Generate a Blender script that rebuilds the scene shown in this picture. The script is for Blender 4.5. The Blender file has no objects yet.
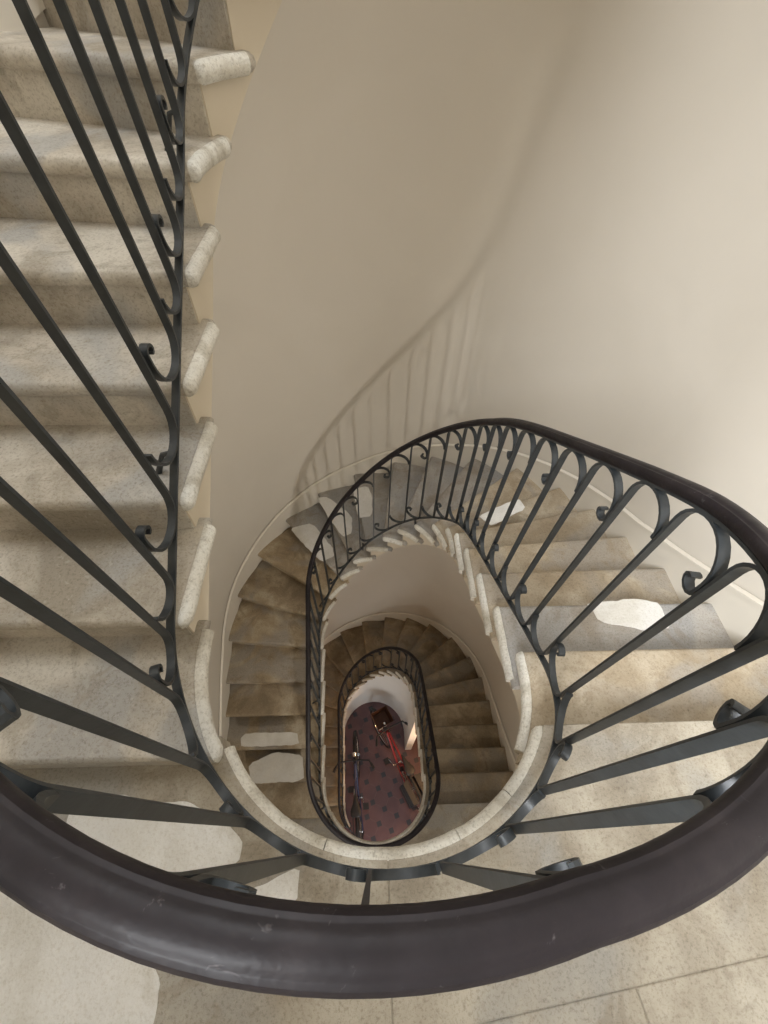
import bpy, bmesh, math, random
import numpy as np
from mathutils import Vector, Matrix, noise
random.seed(7); PI = math.pi
SC = bpy.context.scene; COL = SC.collection

# ------------------------------------------------------------------ camera
F, TH, RO, YA = 428.15, 0.65266, 0.03211, -0.05298
def Rz(a, v):
    c, s = math.cos(a), math.sin(a); return Vector((c*v.x-s*v.y, s*v.x+c*v.y, v.z))
d0 = Vector((0, math.sin(TH), -math.cos(TH))); u0 = Vector((0, math.cos(TH), math.sin(TH))); r0 = Vector((1, 0, 0))
cr = math.cos(RO)*r0 + math.sin(RO)*u0; cu = -math.sin(RO)*r0 + math.cos(RO)*u0
cr, cu, cd = Rz(YA, cr), Rz(YA, cu), Rz(YA, d0)
cam_d = bpy.data.cameras.new('camera'); cam = bpy.data.objects.new('camera', cam_d); COL.objects.link(cam)
M = Matrix((cr, cu, -cd)).transposed().to_4x4(); cam.matrix_world = M
cam_d.sensor_fit = 'HORIZONTAL'; cam_d.sensor_width = 36; cam_d.lens = F/768*36; cam_d.clip_start = .02
SC.camera = cam
def un(px, z):                        # where the sight line through a photo point meets a level plane
    v = (px[0]-384)/F*cr - (px[1]-512)/F*cu + cd
    return v*(z/v.z)

# ------------------------------------------------------------------ object helpers
def mesh_obj(name, bm, mat=None, parent=None, smooth=None):
    bmesh.ops.recalc_face_normals(bm, faces=bm.faces)
    me = bpy.data.meshes.new(name); bm.to_mesh(me); bm.free()
    if smooth is not None:
        for p in me.polygons: p.use_smooth = True
        try: me.set_sharp_from_angle(angle=smooth)
        except Exception: pass
    o = bpy.data.objects.new(name, me); COL.objects.link(o)
    if mat: me.materials.append(mat)
    if parent: o.parent = parent
    return o
def thing(name, label, cat, loc=(0, 0, 0), group=None):
    o = bpy.data.objects.new(name, None); COL.objects.link(o); o.location = loc
    o['label'] = label; o['category'] = cat; o.empty_display_size = .1
    if group: o['group'] = group
    return o
def struct(name, bm, mat, label=None, smooth=None):
    o = mesh_obj(name, bm, mat, None, smooth); o['kind'] = 'structure'
    if label: o['label'] = label; 
    return o
def loft(bm, rings, closed=True, caps=True):
    vs = [[bm.verts.new(p) for p in r] for r in rings]; n = len(rings[0])
    for a, b in zip(vs, vs[1:]):
        for i in range(n if closed else n-1):
            k = (i+1) % n
            bm.faces.new((a[i], a[k], b[k], b[i]))
    if caps and closed:
        bm.faces.new(vs[0][::-1]); bm.faces.new(vs[-1])
    return vs
def tube(bm, pts, r, n=8, closed=False):
    pts = [Vector(p) for p in pts]; N = len(pts); rings = []
    up = Vector((0, 0, 1))
    for i, p in enumerate(pts):
        a = pts[(i-1) % N] if (closed or i > 0) else p; b = pts[(i+1) % N] if (closed or i < N-1) else p
        t = (b-a).normalized()
        if i == 0:
            x = t.cross(up)
            if x.length < 1e-3: x = t.cross(Vector((1, 0, 0)))
        else:
            x = prev - t*prev.dot(t)
        x.normalize(); prev = x; y = t.cross(x)
        rr = r[i] if isinstance(r, (list, tuple)) else r
        rings.append([p + rr*(math.cos(2*PI*k/n)*x + math.sin(2*PI*k/n)*y) for k in range(n)])
    if closed: rings.append(rings[0]); vs = loft(bm, rings[:-1], True, False); m = vs; 
    if closed:
        a, b = vs[-1], vs[0]
        for i in range(n): bm.faces.new((a[i], a[(i+1) % n], b[(i+1) % n], b[i]))
    else: loft(bm, rings)
def box(bm, c, s, rot=None):
    r = bmesh.ops.create_cube(bm, size=1); vs = r['verts']
    for v in vs:
        p = Vector((v.co.x*s[0], v.co.y*s[1], v.co.z*s[2]))
        if rot: p = rot @ p
        v.co = p + Vector(c)
    return vs

# ------------------------------------------------------------------ materials
def nt_new(name, rough=.6):
    m = bpy.data.materials.new(name); m.use_nodes = True; nt = m.node_tree
    b = nt.nodes['Principled BSDF']; b.inputs['Roughness'].default_value = rough
    return m, nt, b
def noise_n(nt, co, scale, detail=4, rough=.55, dist=0):
    n = nt.nodes.new('ShaderNodeTexNoise'); n.inputs['Scale'].default_value = scale; n.inputs['Detail'].default_value = detail
    n.inputs['Roughness'].default_value = rough; n.inputs['Distortion'].default_value = dist
    nt.links.new(co, n.inputs['Vector']); return n.outputs['Fac']
def ramp(nt, fac, stops):
    r = nt.nodes.new('ShaderNodeValToRGB'); e = r.color_ramp.elements
    while len(e) < len(stops): e.new(.5)
    for x, (p, c) in zip(e, stops): x.position = p; x.color = (*c, 1)
    nt.links.new(fac, r.inputs['Fac']); return r.outputs['Color']
def mix(nt, fac, a, b, mode='MIX'):
    n = nt.nodes.new('ShaderNodeMix'); n.data_type = 'RGBA'; n.blend_type = mode
    for s, v in ((n.inputs[0], fac), (n.inputs[6], a), (n.inputs[7], b)):
        if isinstance(v, (float, int)): s.default_value = v
        elif isinstance(v, tuple): s.default_value = (*v, 1)
        else: nt.links.new(v, s)
    return n.outputs[2]
def bump(nt, b, h, strength, dist=.01):
    n = nt.nodes.new('ShaderNodeBump'); n.inputs['Strength'].default_value = strength; n.inputs['Distance'].default_value = dist
    nt.links.new(h, n.inputs['Height']); nt.links.new(n.outputs[0], b.inputs['Normal'])
def wpos(nt):
    g = nt.nodes.new('ShaderNodeNewGeometry'); return g.outputs['Position']
def vary(nt, amount):                # a slightly different tone for each separate stone
    oi = nt.nodes.new('ShaderNodeObjectInfo'); mr = nt.nodes.new('ShaderNodeMapRange')
    mr.inputs['To Min'].default_value = 1-amount; mr.inputs['To Max'].default_value = 1+amount
    nt.links.new(oi.outputs['Random'], mr.inputs['Value'])
    cx = nt.nodes.new('ShaderNodeCombineXYZ')
    for i in range(3): nt.links.new(mr.outputs[0], cx.inputs[i])
    return cx.outputs[0]
def stone_mat(name, base, dark, light, grey, var=.07, bump_s=.35, pits=.76):
    m, nt, b = nt_new(name, .75); p = wpos(nt)
    c = ramp(nt, noise_n(nt, p, 3.2, 5, .6, .4), [(.36, dark), (.5, base), (.62, light)])
    c = mix(nt, ramp(nt, noise_n(nt, p, 2.1, 3, .5, .8), [(.50, (0, 0, 0)), (.60, (.8, .8, .8))]), c, grey)
    c = mix(nt, ramp(nt, noise_n(nt, p, 7, 6, .65, 1.0), [(.54, (0, 0, 0)), (.64, (.6,)*3)]), c, dark)
    c = mix(nt, ramp(nt, noise_n(nt, p, 60, 3, .7), [(.58, (0, 0, 0)), (.72, (.35,)*3)]), c, light)
    c = mix(nt, ramp(nt, noise_n(nt, p, 38, 4, .7), [(.30, ((1-pits)*2,)*3), (.42, (0, 0, 0))]), c, dark)
    c = mix(nt, 1.0, c, vary(nt, var), 'MULTIPLY')
    nt.links.new(c, b.inputs['Base Color'])
    g = noise_n(nt, p, 130, 3, .8)
    c2 = mix(nt, 1.0, c, ramp(nt, g, [(.34, (pits-.04, pits-.06, pits-.09)), (.5, (1, 1, 1)), (.68, (1.0, 1.0, 1.0))]), 'MULTIPLY'); nt.links.new(c2, b.inputs['Base Color'])
    v = nt.nodes.new('ShaderNodeTexVoronoi'); v.inputs['Scale'].default_value = 55; nt.links.new(p, v.inputs['Vector'])
    pit = ramp(nt, v.outputs['Distance'], [(.08, (pits, pits*.98, pits*.95)), (.24, (1, 1, 1))]); pm = ramp(nt, noise_n(nt, p, 6, 3), [(.5, (0, 0, 0)), (.6, (1, 1, 1))])
    c3 = mix(nt, pm, c2, mix(nt, 1.0, c2, pit, 'MULTIPLY')); nt.links.new(c3, b.inputs['Base Color'])
    h = noise_n(nt, p, 45, 6, .75); bump(nt, b, h, bump_s*1.6, .008)
    return m
STONE = stone_mat('tread_stone', (.49, .44, .365), (.33, .29, .23), (.63, .585, .505), (.40, .39, .37))
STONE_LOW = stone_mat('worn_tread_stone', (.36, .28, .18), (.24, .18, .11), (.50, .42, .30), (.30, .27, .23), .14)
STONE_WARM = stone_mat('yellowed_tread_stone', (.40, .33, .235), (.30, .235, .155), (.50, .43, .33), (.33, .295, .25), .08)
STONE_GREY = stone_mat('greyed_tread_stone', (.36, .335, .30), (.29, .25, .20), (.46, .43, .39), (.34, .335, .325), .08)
STONE_DARK = stone_mat('dark_tread_stone', (.255, .195, .12), (.17, .125, .072), (.36, .29, .195), (.22, .19, .15), .14)  # darker, browner stone tone for the lowest flight
LANDSTONE = stone_mat('landing_stone', (.37, .325, .255), (.26, .22, .165), (.47, .425, .345), (.32, .305, .275), .03)
NOSE = stone_mat('nosing_stone', (.74, .70, .61), (.47, .42, .33), (.84, .82, .75), (.70, .67, .60), .05, .6)
PATCH = stone_mat('pale_patch', (.74, .72, .675), (.62, .59, .53), (.81, .795, .765), (.71, .695, .665), .03, .45, .92)
PATCH_LOW = stone_mat('dim_lit_patch', (.54, .51, .45), (.47, .44, .38), (.60, .575, .52), (.52, .50, .46), .03, .3, .96)  # darker copy of the pale patch; dim light painted into its colour
def plaster_mat(name, col, col2):
    m, nt, b = nt_new(name, .85); p = wpos(nt)
    c = ramp(nt, noise_n(nt, p, 1.3, 4, .5, .5), [(.3, col2), (.65, col)])
    nt.links.new(c, b.inputs['Base Color']); bump(nt, b, noise_n(nt, p, 22, 5, .6), .12, .004); return m
PLASTER = plaster_mat('wall_plaster', (.69, .64, .56), (.655, .605, .525))
STRING = plaster_mat('string_plaster', (.66, .585, .465), (.61, .53, .41))
SOFFIT = plaster_mat('soffit_plaster', (.70, .65, .56), (.66, .61, .52))
WHITE = plaster_mat('white_wall_paint', (.80, .81, .79), (.75, .76, .75))
SKIRT = plaster_mat('skirting_plaster', (.74, .69, .60), (.70, .65, .56))
def iron_mat(name, col, rough):
    m, nt, b = nt_new(name, rough); p = wpos(nt)
    c = ramp(nt, noise_n(nt, p, 30, 4, .6), [(.3, tuple(x*.75 for x in col)), (.7, tuple(x*1.3 for x in col))])
    nt.links.new(c, b.inputs['Base Color']); b.inputs['Specular IOR Level'].default_value = .5
    bump(nt, b, noise_n(nt, p, 55, 3, .6), .15, .003); return m
IRON = iron_mat('painted_iron', (.026, .030, .033), .40)
def rail_mat():
    m, nt, b = nt_new('handrail_paint', .42); b.inputs['Specular IOR Level'].default_value = .2; p = wpos(nt)
    c = ramp(nt, noise_n(nt, p, 9, 5, .6), [(.3, (.010, .008, .009)), (.55, (.018, .0145, .016)), (.75, (.032, .026, .027))])
    c = mix(nt, ramp(nt, noise_n(nt, p, 48, 4, .75, .6), [(.64, (0, 0, 0)), (.72, (.4,)*3)]), c, (.16, .145, .15))
    nt.links.new(c, b.inputs['Base Color'])
    rr = nt.nodes.new('ShaderNodeMapRange'); rr.inputs['To Min'].default_value = .32; rr.inputs['To Max'].default_value = .55
    nt.links.new(noise_n(nt, p, 25, 4), rr.inputs['Value']); nt.links.new(rr.outputs[0], b.inputs['Roughness'])
    bump(nt, b, noise_n(nt, p, 28, 4, .6), .3, .004); return m
RAILM = rail_mat()
def flat(name, col, rough=.5, metal=0):
    m, nt, b = nt_new(name, rough); p = wpos(nt)
    c = ramp(nt, noise_n(nt, p, 18, 3), [(.3, tuple(x*.85 for x in col)), (.7, tuple(min(1, x*1.12) for x in col))])
    nt.links.new(c, b.inputs['Base Color']); b.inputs['Metallic'].default_value = metal; return m
def tile_mat():
    m, nt, b = nt_new('cabochon_tiles', .45); p = wpos(nt)
    mp = nt.nodes.new('ShaderNodeMapping'); mp.inputs['Rotation'].default_value = (0, 0, .45); mp.inputs['Scale'].default_value = (4.6,)*3
    nt.links.new(p, mp.inputs['Vector'])
    sx = nt.nodes.new('ShaderNodeSeparateXYZ'); nt.links.new(mp.outputs[0], sx.inputs[0])
    def tri(o):
        f = nt.nodes.new('ShaderNodeMath'); f.operation = 'PINGPONG'; f.inputs[1].default_value = .5; nt.links.new(o, f.inputs[0]); return f.outputs[0]
    ax, ay = tri(sx.outputs[0]), tri(sx.outputs[1])
    ad = nt.nodes.new('ShaderNodeMath'); ad.operation = 'ADD'; nt.links.new(ax, ad.inputs[0]); nt.links.new(ay, ad.inputs[1])
    lt = nt.nodes.new('ShaderNodeMath'); lt.operation = 'LESS_THAN'; lt.inputs[1].default_value = .24; nt.links.new(ad.outputs[0], lt.inputs[0])
    mn = nt.nodes.new('ShaderNodeMath'); mn.operation = 'MINIMUM'; nt.links.new(ax, mn.inputs[0]); nt.links.new(ay, mn.inputs[1])
    jt = nt.nodes.new('ShaderNodeMath'); jt.operation = 'LESS_THAN'; jt.inputs[1].default_value = .018; nt.links.new(mn.outputs[0], jt.inputs[0])
    c = ramp(nt, noise_n(nt, p, 3, 4), [(.3, (.088, .040, .044)), (.7, (.125, .062, .066))])
    c = mix(nt, jt.outputs[0], c, (.12, .07, .07)); c = mix(nt, lt.outputs[0], c, (.03, .03, .04))
    nt.links.new(c, b.inputs['Base Color']); return m
TILE = tile_mat()

# ------------------------------------------------------------------ plan of the stair
H, RISE = 1.3388, .165
XL, XR = -.451, .514; XC = (XL+XR)/2; A = (XR-XL)/2
YF, BF, YN, BN = 1.51, .49, .45, .467
A0 = math.asin((.254-YN)/BN)            # the landing's front edge on the right of the near bend
def edge_poly():
    p = []
    for a in np.linspace(A0, 0, 16)[:-1]: p.append((XC+A*np.cos(a), YN+BN*np.sin(a)))
    for y in np.linspace(YN, YF, 60)[:-1]: p.append((XR, y))
    for a in np.radians(np.linspace(0, 180, 91))[:-1]: p.append((XC+A*np.cos(a), YF+BF*np.sin(a)))
    for y in np.linspace(YF, YN, 60)[:-1]: p.append((XL, y))
    for a in np.linspace(PI, 2*PI+A0, 91): p.append((XC+A*np.cos(a), YN+BN*np.sin(a)))
    return np.array(p)
E = edge_poly(); S = np.r_[0, np.cumsum(np.linalg.norm(np.diff(E, axis=0), axis=1))]; LT = S[-1]
def at(s): s = s % LT; return Vector((float(np.interp(s, S, E[:, 0])), float(np.interp(s, S, E[:, 1])), 0))
def nrm(s):                           # horizontal, away from the well
    t = at(s+.02)-at(s-.02); t.normalize(); return Vector((t.y, -t.x, 0))
def sof(p): return float(S[((E-np.array(p))**2).sum(1).argmin()])
def phi(a): return (XC+A*math.cos(math.radians(a)), YF+BF*math.sin(math.radians(a)))
FR = {1: (XR, .513), 2: (XR, .771), 3: (XR, 1.03), 4: (XR, 1.28), 5: (XR, 1.49), 6: phi(16), 7: phi(34), 8: phi(51), 9: phi(67), 10: phi(82), 11: phi(97.5),
      12: phi(113), 13: phi(129), 14: phi(146), 15: phi(165), 16: (XL, 1.435), 17: (XL, 1.185), 18: (XL, .935), 19: (XL, .685), 20: (XL, .43), 21: (XC-A*.808, .175)}
SJ = [.004] + [sof(FR[j]) for j in range(1, 22)]
DIR = [0, 0, 0, 1, 4, 11, 22, 37, 52, 67, 82, 98, 115, 131, 147, 163, 174, 180, 180, 180, 180, 180]
XS = np.r_[SJ, LT+SJ[0]]; DJ = np.r_[DIR, 360]
XS3 = np.r_[XS[:-1]-LT, XS[:-1], XS+LT]; J3 = np.r_[np.arange(22)-22, np.arange(22), np.arange(23)+22]
XS3 = np.r_[XS[:-1]-LT, XS[:-1], XS+LT, XS[1:]+2*LT]; J3 = np.r_[np.arange(22)-22, np.arange(22), np.arange(23)+22, np.arange(1, 23)+44]
def sj(j):                            # running position of the front of step j (j may be negative: the storey above)
    return SJ[j % 22] + (j//22)*LT
def zj(j): return -H - j*RISE
def zp(s): return -H - float(np.interp(s, XS3, J3))*RISE
_ks = np.linspace(-1, 1, 21)
def zps(s, w=.16): return float(np.mean([zp(s+k*w) for k in _ks]))       # smoothed pitch line for rails and soffit
# outer wall
OXL, OXR, OYF, OBF, OYN, OBN = -1.375, 1.48, 1.51, 1.41, .2, 1.45
OXC = (OXL+OXR)/2; OA = (OXR-OXL)/2
def outer_hit(p, ang):
    d = Vector((math.cos(ang), math.sin(ang), 0)); lo, hi = 0, 4
    def inside(q):
        if q.y > OYF: return ((q.x-OXC)/OA)**2+((q.y-OYF)/OBF)**2 < 1
        if q.y < OYN: return ((q.x-OXC)/OA)**2+((q.y-OYN)/OBN)**2 < 1
        return OXL < q.x < OXR
    for _ in range(40):
        m = (lo+hi)/2
        if inside(p+d*m): lo = m
        else: hi = m
    return p+d*(lo-.001)
def dir_at(s):
    rev = math.floor((s-SJ[0])/LT); ss = s-rev*LT
    if ss > SJ[21]:                    # the landing: fan evenly round the near end
        f = (ss-SJ[21])/(LT+SJ[0]-SJ[21]); return math.radians(180+180*f)
    return math.radians(float(np.interp(ss, XS, DJ)))

# ------------------------------------------------------------------ steps
def offset_poly(P, d):
    n = len(P); out = []
    area = sum(P[i].x*P[(i+1) % n].y-P[(i+1) % n].x*P[i].y for i in range(n)); sg = 1 if area > 0 else -1
    for i in range(n):
        a = (P[i]-P[i-1]).normalized(); b = (P[(i+1) % n]-P[i]).normalized()
        na = Vector((-a.y, a.x, 0))*sg; nb = Vector((-b.y, b.x, 0))*sg
        m = na+nb; l = m.length
        if l < 1e-4: out.append(P[i].copy()); continue
        m /= l; k = max(.35, m.dot(na)); out.append(P[i]+m*(d/k))
    return out
def slab(bm, P, z, prof):
    loft(bm, [[Vector((p.x, p.y, z+dz)) for p in offset_poly(P, d)] for d, dz in prof])
TT = .05                               # tread thickness
ROUND = [(.024, 0), (.012, -.003), (.004, -.011), (0, -.023), (.003, -.036), (.011, -.046), (.02, -TT)]
def step_outline(j, inset, setback, back, plate=None):
    s1 = sj(j); s0 = sj(j-1)
    ang1 = dir_at(s1+1e-5); 
    if j % 22 == 0: ang1 = 0.0
    ins = []
    N = 9
    a, b = s1-setback, (s1-plate if plate else s0-back)
    for k in range(N):
        s = a+(b-a)*k/(N-1); ins.append((s, at(s)+inset*nrm(s)))
    out = []
    for s, p in ins: 
        out.append(outer_hit(p, dir_at(min(max(s, s0-.2), s1)) if s >= s0-1e-6 else dir_at(s)))
    # keep the front edge straight along its own direction
    out[0] = outer_hit(ins[0][1], ang1)
    P = [p for s, p in ins]+out[::-1]
    return P
def make_step(j, parent, mat):
    bm = bmesh.new()
    slab(bm, step_outline(j, .018, 0, .085), zj(j), ROUND)
    slab(bm, step_outline(j, .052, .034, 0, .075), zj(j)-TT+.001, [(0, 0), (0, -(RISE-TT)-.004)])
    o = mesh_obj('step', bm, mat, parent, .7)
    nosing(sj(j), sj(j-1)-.05, zj(j), o)
    return o
NW = .027
NPROF = [(NW, -.001), (.020, 0), (.011, -.003), (.004, -.011), (0, -.024), (.003, -.037), (.011, -.047), (.020, -.051), (NW, -.05)]
def nosing(sa, sb, z, parent, ends=(True, True)):
    bm = bmesh.new(); n = max(6, int(abs(sb-sa)/.03)); rings = []
    ss = list(np.linspace(sa, sb, n+1))
    e = .02*(1 if sb > sa else -1)
    sc = [(sa, .35), (sa+e*.25, .7), (sa+e, 1)] if ends[0] else [(sa, 1)]
    sc += [(s, 1) for s in ss[1:-1] if abs(s-sa) > .021]
    sc += [(sb, 1)]
    seed = random.random()*50
    for s, k in sc:
        c = at(s); w = nrm(s)
        ring = []
        for o_, dz in NPROF:
            wob = .0022*noise.noise(Vector((s*22, o_*40+seed, dz*30)))
            oo = NW-(NW-o_)*k + wob; zz = -.025+(dz+.025)*(k*.75+.25)
            ring.append(c+w*oo+Vector((0, 0, z+zz)))
        rings.append(ring)
    loft(bm, rings)
    return mesh_obj('nosing', bm, NOSE, parent, .9)

def helix_body(name, sa, sb, parent):
    """plastered side string and soffit of the flight, one continuous underside"""
    DROP = .315
    bm = bmesh.new(); n = int((sb-sa)/.035); top = []; rows = []
    for i in range(n+1):
        s = sa+(sb-sa)*i/n; p = at(s)+.050*nrm(s); zb = zps(s, .2)-DROP
        q = outer_hit(at(s), dir_at(s)); rows.append((s, p, q, zb))
    vs = []
    for s, p, q, zb in rows:
        vs.append([bm.verts.new((p.x, p.y, zb))] + [bm.verts.new((p.x+(q.x-p.x)*f, p.y+(q.y-p.y)*f, zb-.0*f)) for f in (.33, .66, 1)])
    for a, b in zip(vs, vs[1:]):
        for i in range(3): bm.faces.new((a[i], a[i+1], b[i+1], b[i]))
    so = mesh_obj('soffit', bm, SOFFIT, parent, 1.0)
    bm = bmesh.new()
    # string: stepped top under the nosings
    marks = sorted(set([sa, sb]+[sj(j)-.040 for j in range(-30, 60) if sa < sj(j)-.040 < sb]))
    jmap = [(sj(j)-.040, j) for j in range(-30, 60)]
    for a, b in zip(marks, marks[1:]):
        m = (a+b)/2; j = min(jj for s_, jj in jmap if s_ >= m)      # the step whose riser lies downhill of m
        zt = zj(j)-TT+.004; k = max(2, int((b-a)/.03)); prev = None
        for i in range(k+1):
            s = a+(b-a)*i/k; ring = []
            for oo in (.047, .075):
                p = at(s)+oo*nrm(s); ring += [(p.x, p.y, zt), (p.x, p.y, min(zps(s, .2)-DROP-.001, zt-.02))]
            v = [bm.verts.new(c) for c in ring]
            if prev:
                bm.faces.new((prev[0], v[0], v[1], prev[1])); bm.faces.new((prev[0], prev[2], v[2], v[0])); bm.faces.new((prev[1], v[1], v[3], prev[3]))
                bm.faces.new((prev[2], prev[3], v[3], v[2]))
            else: bm.faces.new((v[0], v[1], v[3], v[2]))
            prev = v
        bm.faces.new((prev[0], prev[2], prev[3], prev[1]))
    mesh_obj('string', bm, STRING, parent, 1.0)

def clip(P, a, b, c):                 # keep a*x+b*y<=c
    out = []
    for i in range(len(P)):
        p, q = P[i], P[(i+1) % len(P)]; dp, dq = a*p.x+b*p.y-c, a*q.x+b*q.y-c
        if dp <= 0: out.append(p)
        if dp*dq < 0: out.append(p+(q-p)*(dp/(dp-dq)))
    return out
def make_landing(rev, parent, stones=True):
    z = zj(22*(rev+1)); sa = sj(22*rev+21)-.09; sb = sj(22*(rev+1))
    ins = [at(s)+.022*nrm(s) for s in np.linspace(sa, sb, 40)]
    oa = outer_hit(ins[0], PI); ob = outer_hit(ins[-1], 0)
    arc = []
    for t in np.linspace(PI, 2*PI, 40): arc.append(Vector((OXC+(OA-.002)*math.cos(t), OYN+(OBN-.002)*math.sin(t), 0)))
    P = ins+[ob]+arc[::-1]+[oa]
    bm = bmesh.new()
    cuts = []
    L = clip(P, 1, .0, .035); R = clip(P, -1, .0, -.035)
    for Q, c in ((L, -.40), (R, -.335)):
        k = .12 if Q is R else .03
        n_ = clip(Q, k, -1, -c); f_ = clip(Q, -k, 1, c)
        if Q is R:
            cuts += [n_]; cuts += [clip(f_, 1, .15, .52), clip(f_, -1, -.15, -.52)]
        else: cuts += [n_, f_]
    for Q in cuts:
        Q = [p for i, p in enumerate(Q) if (p-Q[i-1]).length > 1e-4]
        if len(Q) < 3: continue
        slab(bm, offset_poly(Q, .0004), z, [(.003, 0), (.0008, -.0015), (0, -.005), (0, -TT-.05)])
    P_ = [p for i, p in enumerate(P) if (p-P[i-1]).length > 1e-4]
    slab(bm, offset_poly(P_, .004), z, [(0, -.0035), (0, -TT)])
    lo = mesh_obj('landing', bm, LANDSTONE, parent)
    js = [sj(22*rev+21)+.085, sj(22*rev+21)+.33, sj(22*rev+21)+.60, LT*(rev+1)-.20, sb]
    js = [sj(22*rev+21)-.055, sj(22*rev+21)+.30, sj(22*rev+21)+.63, LT*(rev+1)-.20, sb]
    for i, (a, b) in enumerate(zip(js, js[1:])):
        nosing(b-.001, a+.001, z, lo, (i == len(js)-2, False))
    # edge stone towards the descending flight gets a riser
    bm = bmesh.new()
    p0 = at(sb-.034)+.055*nrm(sb); p1 = Vector((OXR-.002, p0.y, 0))
    box(bm, ((p0.x+p1.x)/2, p0.y-.03, z-TT-.06), (p1.x-p0.x, .06, .118))
    mesh_obj('riser', bm, STONE, parent)
    return lo

def patch(parent, pts, z, mat=PATCH, name='repair_patch', rag=.012, lift=.0015):
    P = []
    pts = [Vector((p[0], p[1], 0)) for p in pts]
    pts = [q for i in range(len(pts)) for q in (pts[i-1]*.12+pts[i]*.88, pts[i]*.88+pts[(i+1) % len(pts)]*.12)]
    for i in range(len(pts)):
        a, b = Vector((*pts[i][:2], 0)), Vector((*pts[(i+1) % len(pts)][:2], 0)); n = max(1, int((b-a).length/.008))
        for k in range(n):
            q = a+(b-a)*k/n; w = noise.noise(q*17+Vector((z, 0, 0)))*rag; w2 = noise.noise(q*17+Vector((z, 9, 5)))*rag
            P.append(q+Vector((w, w2, 0)))
    bm = bmesh.new(); loft(bm, [[Vector((p.x, p.y, z-.004)) for p in P], [Vector((p.x, p.y, z+lift)) for p in P]])
    return mesh_obj(name, bm, mat, parent)
def pxpatch(parent, pix, z, **k): return patch(parent, [un(p, z) for p in pix], z, **k)

G = 'stone stair flights round the oval well'
st_up = thing('stone_staircase', 'pale stone flight rising along the left from the near landing', 'staircase', (0, 0, 0), G)
st_mid = thing('stone_staircase', 'winding stone flight below the near handrail, with pale rectangular patches on its treads', 'staircase', (0, 0, 0), G)
st_low = thing('stone_staircase', 'dim brown stone flight deepest in the well, down to the tiled hall', 'staircase', (0, 0, 0), G)
steps = {}
for j in range(-13, 0): steps[j] = make_step(j, st_up, STONE)
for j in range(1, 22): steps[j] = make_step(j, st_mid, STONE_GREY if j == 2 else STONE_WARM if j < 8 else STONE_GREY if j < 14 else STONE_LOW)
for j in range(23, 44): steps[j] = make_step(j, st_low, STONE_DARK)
l0 = make_landing(-1, st_up); l1 = make_landing(0, st_mid)
helix_body('body', sj(-13)+.02, LT*0-.55, st_up)
helix_body('body', -.55, LT-.55, st_mid)
helix_body('body', LT-.55, sj(42), st_low)
# pale worn patches
z = zj(0)
pxpatch(l0, [(70, 806), (120, 795), (150, 800), (215, 808), (243, 838), (240, 862), (196, 880), (150, 905), (95, 890), (62, 848)], z, rag=.014)
pxpatch(l0, [(0, 890), (60, 915), (130, 945), (160, 975), (152, 1024), (150, 1060), (-60, 1060), (-80, 900)], z, rag=.016)
pxpatch(l0, [(248, 890), (300, 866), (296, 905), (262, 905)], z, rag=.01)
pxpatch(steps[2], [(586, 602), (655, 599), (672, 628), (640, 630), (600, 622)], zj(2))
pxpatch(steps[5], [(478, 516), (518, 498), (526, 508), (492, 526)], zj(5), rag=.006)
pxpatch(steps[11], [(353, 489), (367, 486), (372, 495), (372, 516), (358, 518)], zj(11), rag=.008)
pxpatch(steps[12], [(317, 498), (328, 497), (352, 516), (352, 533), (343, 537), (330, 520)], zj(12), rag=.008)
pxpatch(steps[13], [(290, 528), (312, 523), (333, 548), (334, 556), (322, 562), (304, 545)], zj(13), rag=.008)
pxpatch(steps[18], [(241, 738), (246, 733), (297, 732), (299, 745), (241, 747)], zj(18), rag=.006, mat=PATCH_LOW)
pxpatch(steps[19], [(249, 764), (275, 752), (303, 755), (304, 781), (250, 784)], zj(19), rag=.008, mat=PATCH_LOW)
pxpatch(steps[27], [(442, 727), (450, 724), (475, 723), (474, 727), (452, 729)], zj(27), rag=.004, mat=PATCH_LOW)

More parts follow.
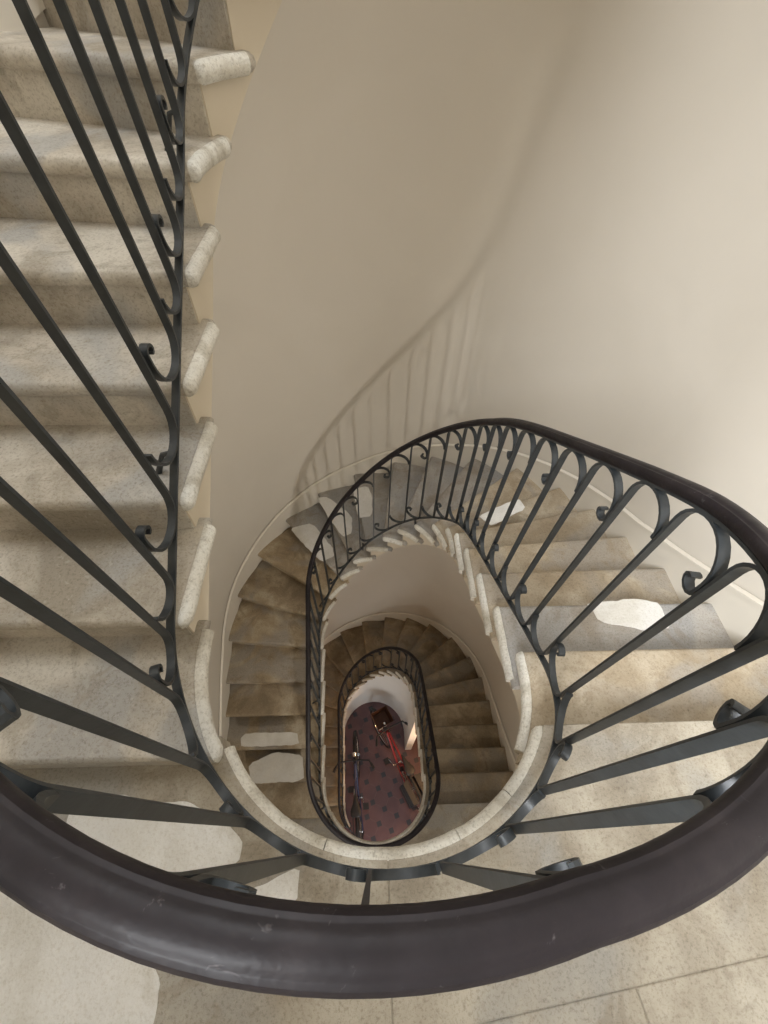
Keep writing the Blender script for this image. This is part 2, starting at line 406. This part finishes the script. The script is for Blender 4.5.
# ------------------------------------------------------------------ walls
wall_angles = {'far': (0, 180), 'near': (180, 360)}
ZB, ZT = -9.0, 3.2
def wall_curve(which, n=48):
    if which == 'far': return [Vector((OXC+OA*math.cos(t), OYF+OBF*math.sin(t), 0)) for t in np.linspace(0, PI, n)]
    if which == 'near': return [Vector((OXC+OA*math.cos(t), OYN+OBN*math.sin(t), 0)) for t in np.linspace(PI, 2*PI, n)]
    if which == 'left': return [Vector((OXL, y, 0)) for y in np.linspace(OYF, OYN, 4)]
    return [Vector((OXR, y, 0)) for y in np.linspace(OYN, OYF, 4)]
WIN = []                               # window openings in the near wall: x0, x1, z0, z1
for k in range(3): WIN.append((-.25, .55, zj(22*k)-1.75, zj(22*k)-.55))
WIN.append((-.95, -.1, .2, 2.0))
def make_wall(which):
    c = wall_curve(which, 97 if which == 'near' else 48); bm = bmesh.new()
    if which == 'near':
        zs = sorted(set([ZB, ZT]+[w[2] for w in WIN]+[w[3] for w in WIN]))
    else: zs = [ZB, ZT]
    T = .16
    def outv(i):
        a, b = c[max(0, i-1)], c[min(len(c)-1, i+1)]; t = (b-a).normalized(); return Vector((t.y, -t.x, 0))
    solid = {}
    for i in range(len(c)-1):
        mx = (c[i].x+c[i+1].x)/2
        for k in range(len(zs)-1):
            mz = (zs[k]+zs[k+1])/2
            solid[i, k] = not (which == 'near' and c[i].y < 0 and any(w[0] < mx < w[1] and w[2] < mz < w[3] for w in WIN))
    cache = {}
    def V(i, k, o):
        if (i, k, o) not in cache:
            p = c[i]+outv(i)*(T if o else 0); cache[i, k, o] = bm.verts.new((p.x, p.y, zs[k]))
        return cache[i, k, o]
    for (i, k), s in solid.items():
        if not s: continue
        bm.faces.new((V(i, k, 0), V(i+1, k, 0), V(i+1, k+1, 0), V(i, k+1, 0)))
        bm.faces.new((V(i, k, 1), V(i+1, k, 1), V(i+1, k+1, 1), V(i, k+1, 1)))
        for di, dk, e in ((1, 0, ((i+1, k), (i+1, k+1))), (-1, 0, ((i, k), (i, k+1))), (0, 1, ((i, k+1), (i+1, k+1))), (0, -1, ((i, k), (i+1, k)))):
            if not solid.get((i+di, k+dk), False):
                (a, b), (c2, d2) = e
                bm.faces.new((V(a, b, 0), V(c2, d2, 0), V(c2, d2, 1), V(a, b, 1)))
    struct('wall_'+which, bm, PLASTER, smooth=.6)
for w in ('left', 'far', 'right', 'near'): make_wall(w)
# window frames in the near wall
FRAME = flat('white_window_paint', (.75, .74, .70))
for n_, (x0, x1, z0, z1) in enumerate(WIN):
    bm = bmesh.new(); y = OYN-OBN-.04; xm = (x0+x1)/2; zm = (z0+z1)/2
    for x in (x0+.02, xm, x1-.02): box(bm, (x, y, zm), (.04, .04, z1-z0))
    for zz in (z0+.02, zm, z1-.02): box(bm, (xm, y, zz), (x1-x0-.04, .035, .04))
    struct('window_%d' % (n_+1), bm, FRAME)
# skirting: a plaster band climbing with the steps
def skirting(name, sa, sb):
    bm = bmesh.new(); n = int((sb-sa)/.05); rings = []
    for i in range(n+1):
        s = sa+(sb-sa)*i/n; p = outer_hit(at(s), dir_at(s)); q = outer_hit(at(s), dir_at(s)); d = (q-at(s)).normalized()
        zz = zps(s, .2); p = p-d*.008
        rings.append([p+Vector((0, 0, zz-.14)), p-d*.012+Vector((0, 0, zz-.14)), p-d*.012+Vector((0, 0, zz+.125)), p-d*.018+Vector((0, 0, zz+.127)), p-d*.018+Vector((0, 0, zz+.139)), p-d*.004+Vector((0, 0, zz+.148)), p+Vector((0, 0, zz+.148))])
    loft(bm, rings); struct(name, bm, SKIRT, smooth=.5)
skirting('baseboard_upper', sj(-9), -.55)
skirting('baseboard_middle', -.5, LT-.6)
skirting('baseboard_lower', LT-.5, sj(43))

# unseen ceiling, its oblong opening added to shape the light on the treads
bm = bmesh.new()
for x0, x1, y0, y1 in ((-1.6, -1.0, -1.5, 3.1), (.7, 1.8, -1.5, 3.1), (-1.0, .7, -1.5, .5), (-1.0, .7, 2.2, 3.1)):
    box(bm, ((x0+x1)/2, (y0+y1)/2, ZT+.05), (x1-x0, y1-y0, .1))
struct('ceiling', bm, WHITE)
# ground floor
ZG = zj(44)
bm = bmesh.new(); vs = []
fl = [(-1.6, -1.5), (2.2, -1.5), (2.2, 3.1), (-1.6, 3.1)]
loft(bm, [[Vector((x, y, ZG-.1)) for x, y in fl], [Vector((x, y, ZG)) for x, y in fl]])
struct('floor', bm, TILE)
# white wall under the last flight, following the well edge
bm = bmesh.new(); rings = []
for s in np.linspace(1.0, sj(42)-LT-.1, 70):
    zt = zps(s+LT, .2)-.36
    if zt < ZG+.02: zt = ZG+.02
    ring = []
    for oo, zz in ((.06, ZG), (.06, zt), (.17, zt), (.17, ZG)):
        p = at(s)+oo*nrm(s); ring.append((p.x, p.y, zz))
    rings.append(ring)
loft(bm, rings); struct('wall_inner', bm, WHITE, smooth=.6)

# ------------------------------------------------------------------ railings
def w_of(s): return (at(s).x-XL)/(XR-XL)
def bar_o(s): return .036+.018*w_of(s)
def zbar(s): return zps(s, .12)+.010+.040*w_of(s)
def zrail(s): return zps(s, .25)+.905-.075*math.exp(-((s+1.03)/.26)**2)
RO_S = [-2.6, -1.5, -1.3, -1.05, -.86, -.45, -.25, 0, .15, .35, .9, 1.4, 2.4, 9]; RO_V = [.08, .085, .068, .053, .043, .030, .043, .062, .07, .078, .075, .05, .035, .032]
def rail_o(s): return float(np.interp(s, RO_S, RO_V))
def P3(s, o, z): p = at(s)+nrm(s)*float(o); return Vector((p.x, p.y, z))
RPROF = [(x*.96, y*.96) for x, y in ((-.011, -.021), (-.0165, -.015), (-.0192, -.008), (-.0196, -.002), (-.0182, .0035), (-.0155, .0062), (-.0130, .0066), (-.0117, .0070), (-.0095, .0088), (-.005, .0102), (0, .0106), (.005, .0102), (.0095, .0088), (.0117, .0070), (.0130, .0066), (.0155, .0062), (.0182, .0035), (.0196, -.002), (.0192, -.008), (.0165, -.015), (.011, -.021))]
def sweep(name, sa, sb, prof, of, zf, mat, parent, step=.02, smooth=.6):
    bm = bmesh.new(); n = int((sb-sa)/step); rings = []
    for i in range(n+1):
        s = sa+(sb-sa)*i/n; c = P3(s, of(s), zf(s)); w = nrm(s)
        t = (P3(s+.01, of(s), zf(s+.01))-P3(s-.01, of(s), zf(s-.01))).normalized(); up = w.cross(t); up = up if up.z > 0 else -up
        rings.append([c+w*x+up*y for x, y in prof])
    loft(bm, rings); return mesh_obj(name, bm, mat, parent, smooth)
FLATBAR = [(-.0095, -.004), (.0095, -.004), (.0095, .004), (-.0095, .004)]
def baluster(parent, s0, d_dn, d_up, scroll, foot_scroll):
    """flat bar: hook at the foot turning downhill, hook under the rail turning uphill, every second one ending in a scroll"""
    def slope(f, s): return (f(s+.03)-f(s-.03))/.06
    path = []                           # (u, z)
    mb = -slope(zbar, s0+.04); rb = min(.078, d_dn*.465)
    k = math.sqrt(1+mb*mb); cz = zbar(s0)+.006+rb*(k-mb)
    foot = []
    foot_arc = [(s0+rb+rb*math.cos(a), cz+rb*math.sin(a)) for a in np.linspace(PI, 2*PI, 15)]
    foot += foot_arc
    if foot_scroll:
        x, zz = foot_arc[-1]; foot.append((x, zz+.02)); r1 = .021
        cx, c2 = x-r1, zz+.02
        foot += [(cx+r1*(1-.10*i)*math.cos(a), c2+r1*(1-.10*i)*math.sin(a)) for i, a in enumerate(np.linspace(.3, 4.6, 9))]
    else: pass
    mt = -slope(zrail, s0-.04); rt = min(.078, d_up*.465); kt = math.sqrt(1+mt*mt)
    ct = zrail(s0)-.030-rt*(kt-mt)
    top_arc = [(s0-rt+rt*math.cos(a), ct+rt*math.sin(a)) for a in np.linspace(0, PI, 15)]
    top = list(top_arc)
    if scroll:
        x, zz = top_arc[-1]; top.append((x, zz-.025)); r1 = .024; cx, c2 = x+r1, zz-.025
        top += [(cx+r1*(1-.10*i)*math.cos(a), c2+r1*(1-.10*i)*math.sin(a)) for i, a in enumerate(np.linspace(PI+.3, PI+4.6, 9))]
    else: pass
    mid = [(s0, cz+(ct-cz)*f) for f in (.1, .3, .5, .7, .9)]
    path = foot[::-1]+mid+top
    bm = bmesh.new(); rings = []; zlo, zhi = zbar(s0), zrail(s0)
    pts = []
    for u, zz in path:
        f = min(1, max(0, (zz-zlo)/(zhi-zlo))); o = bar_o(u)*(1-f)+rail_o(u)*f; pts.append(P3(u, o, zz))
    N = len(pts)
    for i, p in enumerate(pts):
        t = (pts[min(N-1, i+1)]-pts[max(0, i-1)]).normalized(); w = nrm(path[i][0]); n = t.cross(w).normalized()
        hw = .0095; ht = .0033
        rings.append([p-w*hw-n*ht, p+w*hw-n*ht, p+w*hw+n*ht, p-w*hw+n*ht])
    loft(bm, rings); return mesh_obj('baluster', bm, IRON, parent, .6)
REV = [-.05, .08, .22, .36, .51, .66, .82, .97, 1.11, 1.24, 1.36, 1.47, 1.58, 1.69, 1.80, 1.92, 2.03, 2.14, 2.25, 2.36, 2.47, 2.58, 2.69, 2.80, 2.92, 3.04, 3.17]
REV += [LT+x for x in (-1.85, -1.68, -1.51, -1.35, -1.24, -1.12, -.98, -.84, -.71, -.58, -.44, -.28, -.17)]
assert len(REV) % 2 == 0
ALLS = sorted([(s+LT*k, i) for k in (-1, 0, 1) for i, s in enumerate(REV)]); PAR = [i % 2 for s, i in ALLS]; ALLS = [s for s, i in ALLS]
GR = 'wrought iron railings round the stair well'
r_up = thing('iron_railing', 'black iron railing close up on the left, beside the pale rising flight', 'railing', (0, 0, 0), GR)
r_mid = thing('iron_railing', 'iron railing with the thick near handrail in front, curving down round the first bend', 'railing', (0, 0, 0), GR)
r_low = thing('iron_railing', 'small dim iron railing deep in the well above the tiled hall', 'railing', (0, 0, 0), GR)
SPL = -.91
for rl, sa, sb in ((r_up, sj(-12), SPL), (r_mid, SPL, SPL+LT), (r_low, SPL+LT, sj(43))):
    sweep('handrail', sa+.0005, sb-.0005, RPROF, rail_o, zrail, RAILM, rl)
    sweep('rail_strip', sa, sb, [(-.010, -.004), (.010, -.004), (.010, .003), (-.010, .003)], rail_o, lambda s: zrail(s)-.026, IRON, rl)
    sweep('bottom_bar', sa, sb, FLATBAR, bar_o, zbar, IRON, rl)
    for i, s in enumerate(ALLS):
        if sa+.06 <= s < sb+.02 or (rl is not r_up and sa <= s < sa+.06):
            baluster(rl, s, ALLS[min(i+1, len(ALLS)-1)]-s, s-ALLS[max(0, i-1)], PAR[i] == 0, PAR[i] == 1)
    # stays that pin the bar to the stone
    for j in range(-11, 43):
        if j % 3 or j % 22 == 0: continue
        s = sj(j)-.10
        if not (sa < s < sb): continue
        bm = bmesh.new(); a = P3(s, bar_o(s), zbar(s)-.002); b = P3(s, bar_o(s)+.07, zj(j)-.004)
        t = b-a; w = Vector((-t.y, t.x, 0)).normalized(); 
        m_ = Vector((a.x+(b.x-a.x)*.5, a.y+(b.y-a.y)*.5, a.z-.01))
        tube(bm, [a, m_, b], [.007, .007, .009], 6); mesh_obj('stay', bm, IRON, rl, .6)

# ------------------------------------------------------------------ bicycles in the hall
BROWN = flat('brown_wicker', (.085, .035, .018), .7); BLACK = flat('black_rubber', (.02, .02, .022), .6); CHROME = flat('bright_metal', (.75, .76, .78), .18, 1.0)
def bicycle(label, loc, rz, lean, col, basket):
    root = thing('bicycle', label, 'bicycle', loc, 'bicycles parked in the tiled hall')
    root.rotation_euler = (lean, 0, rz)
    FR_ = flat('bicycle_paint', col, .35)
    R = .33; xr, xf = -.52, .52
    def wheel(x):
        bm = bmesh.new(); tube(bm, [(x+R*math.cos(a), 0, R+R*math.sin(a)) for a in np.linspace(0, 2*PI, 33)[:-1]], .018, 8, True)
        w = mesh_obj('wheel', bm, BLACK, root, .8)
        bm = bmesh.new(); tube(bm, [(x+(R-.025)*math.cos(a), 0, R+(R-.025)*math.sin(a)) for a in np.linspace(0, 2*PI, 33)[:-1]], .010, 6, True); mesh_obj('rim', bm, CHROME, w, .8)
        bm = bmesh.new()
        for k in range(14):
            a = 2*PI*k/14; tube(bm, [(x, .02*(-1)**k, R), (x+(R-.03)*math.cos(a), 0, R+(R-.03)*math.sin(a))], .0018, 4)
        mesh_obj('spokes', bm, CHROME, w)
        bm = bmesh.new(); tube(bm, [(x, -.05, R), (x, .05, R)], .022, 10); mesh_obj('hub', bm, CHROME, w, .6)
    wheel(xr); wheel(xf)
    bb = (-.08, 0, .28); st = (-.2, 0, .74); ht = (.34, 0, .80); hb = (.37, 0, .68)
    bm = bmesh.new()
    tube(bm, [bb, st], .016); tube(bm, [st, ht], .016); tube(bm, [bb, hb], .018); tube(bm, [hb, ht], .020)
    for y in (-.05, .05): tube(bm, [(xr, y, R), (-.1, y*.4, .29)], .009, 6); tube(bm, [(xr, y, R), (-.195, y*.3, .72)], .008, 6)
    mesh_obj('frame', bm, FR_, root, .8)
    bm = bmesh.new()
    for y in (-.05, .05): tube(bm, [(xf, y, R), (.40, y, .62), (.375, 0, .67)], .010, 6)
    mesh_obj('fork', bm, FR_, root, .8)
    bm = bmesh.new(); tube(bm, [ht, (.32, 0, .95)], .013); tube(bm, [(.22, -.31, 1.0), (.34, -.24, .99), (.36, -.1, .96), (.36, .1, .96), (.34, .24, .99), (.22, .31, 1.0)], .012)
    hb_ = mesh_obj('handlebar', bm, BLACK, root, .8)
    bm = bmesh.new()
    for y in (-1, 1): tube(bm, [(.22, y*.31, 1.0), (.30, y*.265, .994)], .019)
    mesh_obj('grip', bm, BLACK, hb_, .8)
    bm = bmesh.new(); tube(bm, [st, (-.225, 0, .86)], .013); mesh_obj('seat_post', bm, CHROME, root, .8)
    bm = bmesh.new(); rings = []
    for x, w, zz in ((-.36, .05, .885), (-.34, .075, .89), (-.28, .08, .885), (-.2, .045, .875), (-.1, .022, .872), (-.06, .012, .866)):
        rings.append([(x, w*math.cos(a), zz+.022*math.sin(a)) for a in np.linspace(0, 2*PI, 13)[:-1]])
    loft(bm, rings); mesh_obj('saddle', bm, BLACK, root, .9)
    bm = bmesh.new(); tube(bm, [(-.08, -.07, .28), (-.08, .07, .28)], .012); tube(bm, [(-.08, .07, .28), (.05, .08, .17)], .009, 6); tube(bm, [(-.08, -.07, .28), (-.21, -.08, .39)], .009, 6)
    ck = mesh_obj('crank', bm, CHROME, root, .6)
    for c in ((.05, .12, .165), (-.21, -.12, .395)):
        bm = bmesh.new(); box(bm, c, (.09, .09, .02)); mesh_obj('pedal', bm, BLACK, ck)
    bm = bmesh.new()
    for y in (-.06, 0, .06): tube(bm, [(-.75, y, .70), (-.28, y, .72)], .007, 6)
    tube(bm, [(-.75, -.06, .70), (-.75, .06, .70)], .007, 6)
    for y in (-.06, .06): tube(bm, [(-.66, y, .70), (xr, y*1.1, R)], .006, 6)
    mesh_obj('luggage_rack', bm, BLACK, root, .8)
    for x in (xr, xf):
        bm = bmesh.new(); rings = []
        for a in np.linspace(.3, 2.7, 14):
            rings.append([(x+(R+.035)*math.cos(a), -.03, R+(R+.035)*math.sin(a)), (x+(R+.045)*math.cos(a), 0, R+(R+.045)*math.sin(a)), (x+(R+.035)*math.cos(a), .03, R+(R+.035)*math.sin(a)), (x+(R+.030)*math.cos(a), 0, R+(R+.030)*math.sin(a))])
        loft(bm, rings); mesh_obj('mudguard', bm, BLACK, root, .6)
    if basket:
        bm = bmesh.new(); lo = [(.45, -.13, .72), (.68, -.13, .72), (.68, .13, .72), (.45, .13, .72)]; hi = [(.43, -.15, .90), (.70, -.15, .90), (.70, .15, .90), (.43, .15, .90)]
        ins_ = [(x*.97+.016, y*.93, z_) for x, y, z_ in hi]; inl = [(x*.98+.01, y*.93, z_+.012) for x, y, z_ in lo]
        loft(bm, [lo, hi, ins_, inl]); mesh_obj('basket', bm, BROWN, root)
        for y in (-1, 1):
            bm = bmesh.new(); loft(bm, [[(xa, y*(.07+w_*ya), zz) for xa, ya in ((-.74, 0), (-.72, 1), (-.40, 1), (-.38, 0))] for zz, w_ in ((.36, .07), (.42, .11), (.62, .12), (.70, .08))]); mesh_obj('side_bag', bm, BLACK, root)
    bm = bmesh.new(); tube(bm, [(.43, 0, .80), (.47, 0, .80), (.49, 0, .80)], [.02, .034, .036], 12); mesh_obj('head_lamp', bm, CHROME, root, .6)
    return root
b1 = un((393, 762), ZG)
bicycle('red bicycle with a brown basket and black side bags, near the hall white wall', (b1.x, b1.y, ZG), math.radians(118), .10, (.24, .014, .014), True)
b2 = un((360, 793), ZG)
bicycle('dark blue bicycle without a basket, along the left side of the tiled hall', (b2.x, b2.y, ZG), math.radians(93), -.06, (.02, .03, .09), False)

# ------------------------------------------------------------------ light
def area(name, loc, target, sx, sy, power, col):
    l = bpy.data.lights.new(name, 'AREA'); l.shape = 'RECTANGLE'; l.size = sx; l.size_y = sy; l.energy = power; l.color = col
    o = bpy.data.objects.new(name, l); COL.objects.link(o); o.location = loc
    o.rotation_euler = (Vector(target)-Vector(loc)).to_track_quat('-Z', 'Y').to_euler(); return o
WC = (1.0, .96, .90)
area('window_daylight', (.1, -1.5, -2.5), (.5, 1.5, -2.0), .13, .26, 42, WC)
area('window_daylight', (.1, -1.5, -6.13), (.2, 1.5, -5.9), .20, .35, 3.5, WC)
l_ = area('window_daylight', (-.55, -1.3, 1.1), (1.48, .35, -.7), .5, 1.5, 36, (.94, .97, 1)); l_.data.spread = math.radians(65)
area('hall_daylight', (.2, -.9, ZG+1.2), (.1, 2, ZG+1.3), .8, 1.4, 17, (.92, .97, 1.0))
area('added_top_light', (-.15, 1.35, 3.25), (-.15, 1.35, 0), 1.5, 1.5, 75, (.95, .975, 1.0))  # added overhead lamp in the ceiling opening, brightens treads more than risers
pl = bpy.data.lights.new('passage_lamp', 'POINT'); pl.energy = 26; pl.color = (1, .55, .25); pl.shadow_soft_size = .06
po = bpy.data.objects.new('passage_lamp', pl); COL.objects.link(po); po.location = (1.1, .7, ZG+1.5)
wd = bpy.data.worlds.new('sky'); SC.world = wd; wd.use_nodes = True
wd.node_tree.nodes['Background'].inputs[0].default_value = (1.0, .97, .93, 1); wd.node_tree.nodes['Background'].inputs[1].default_value = .3

SC.view_settings.view_transform = 'Standard'; SC.view_settings.look = 'None'; SC.view_settings.gamma = 1; SC.view_settings.use_curve_mapping = False
SC.view_settings.exposure = 0.0
SC.cycles.max_bounces = 8; SC.cycles.diffuse_bounces = 6
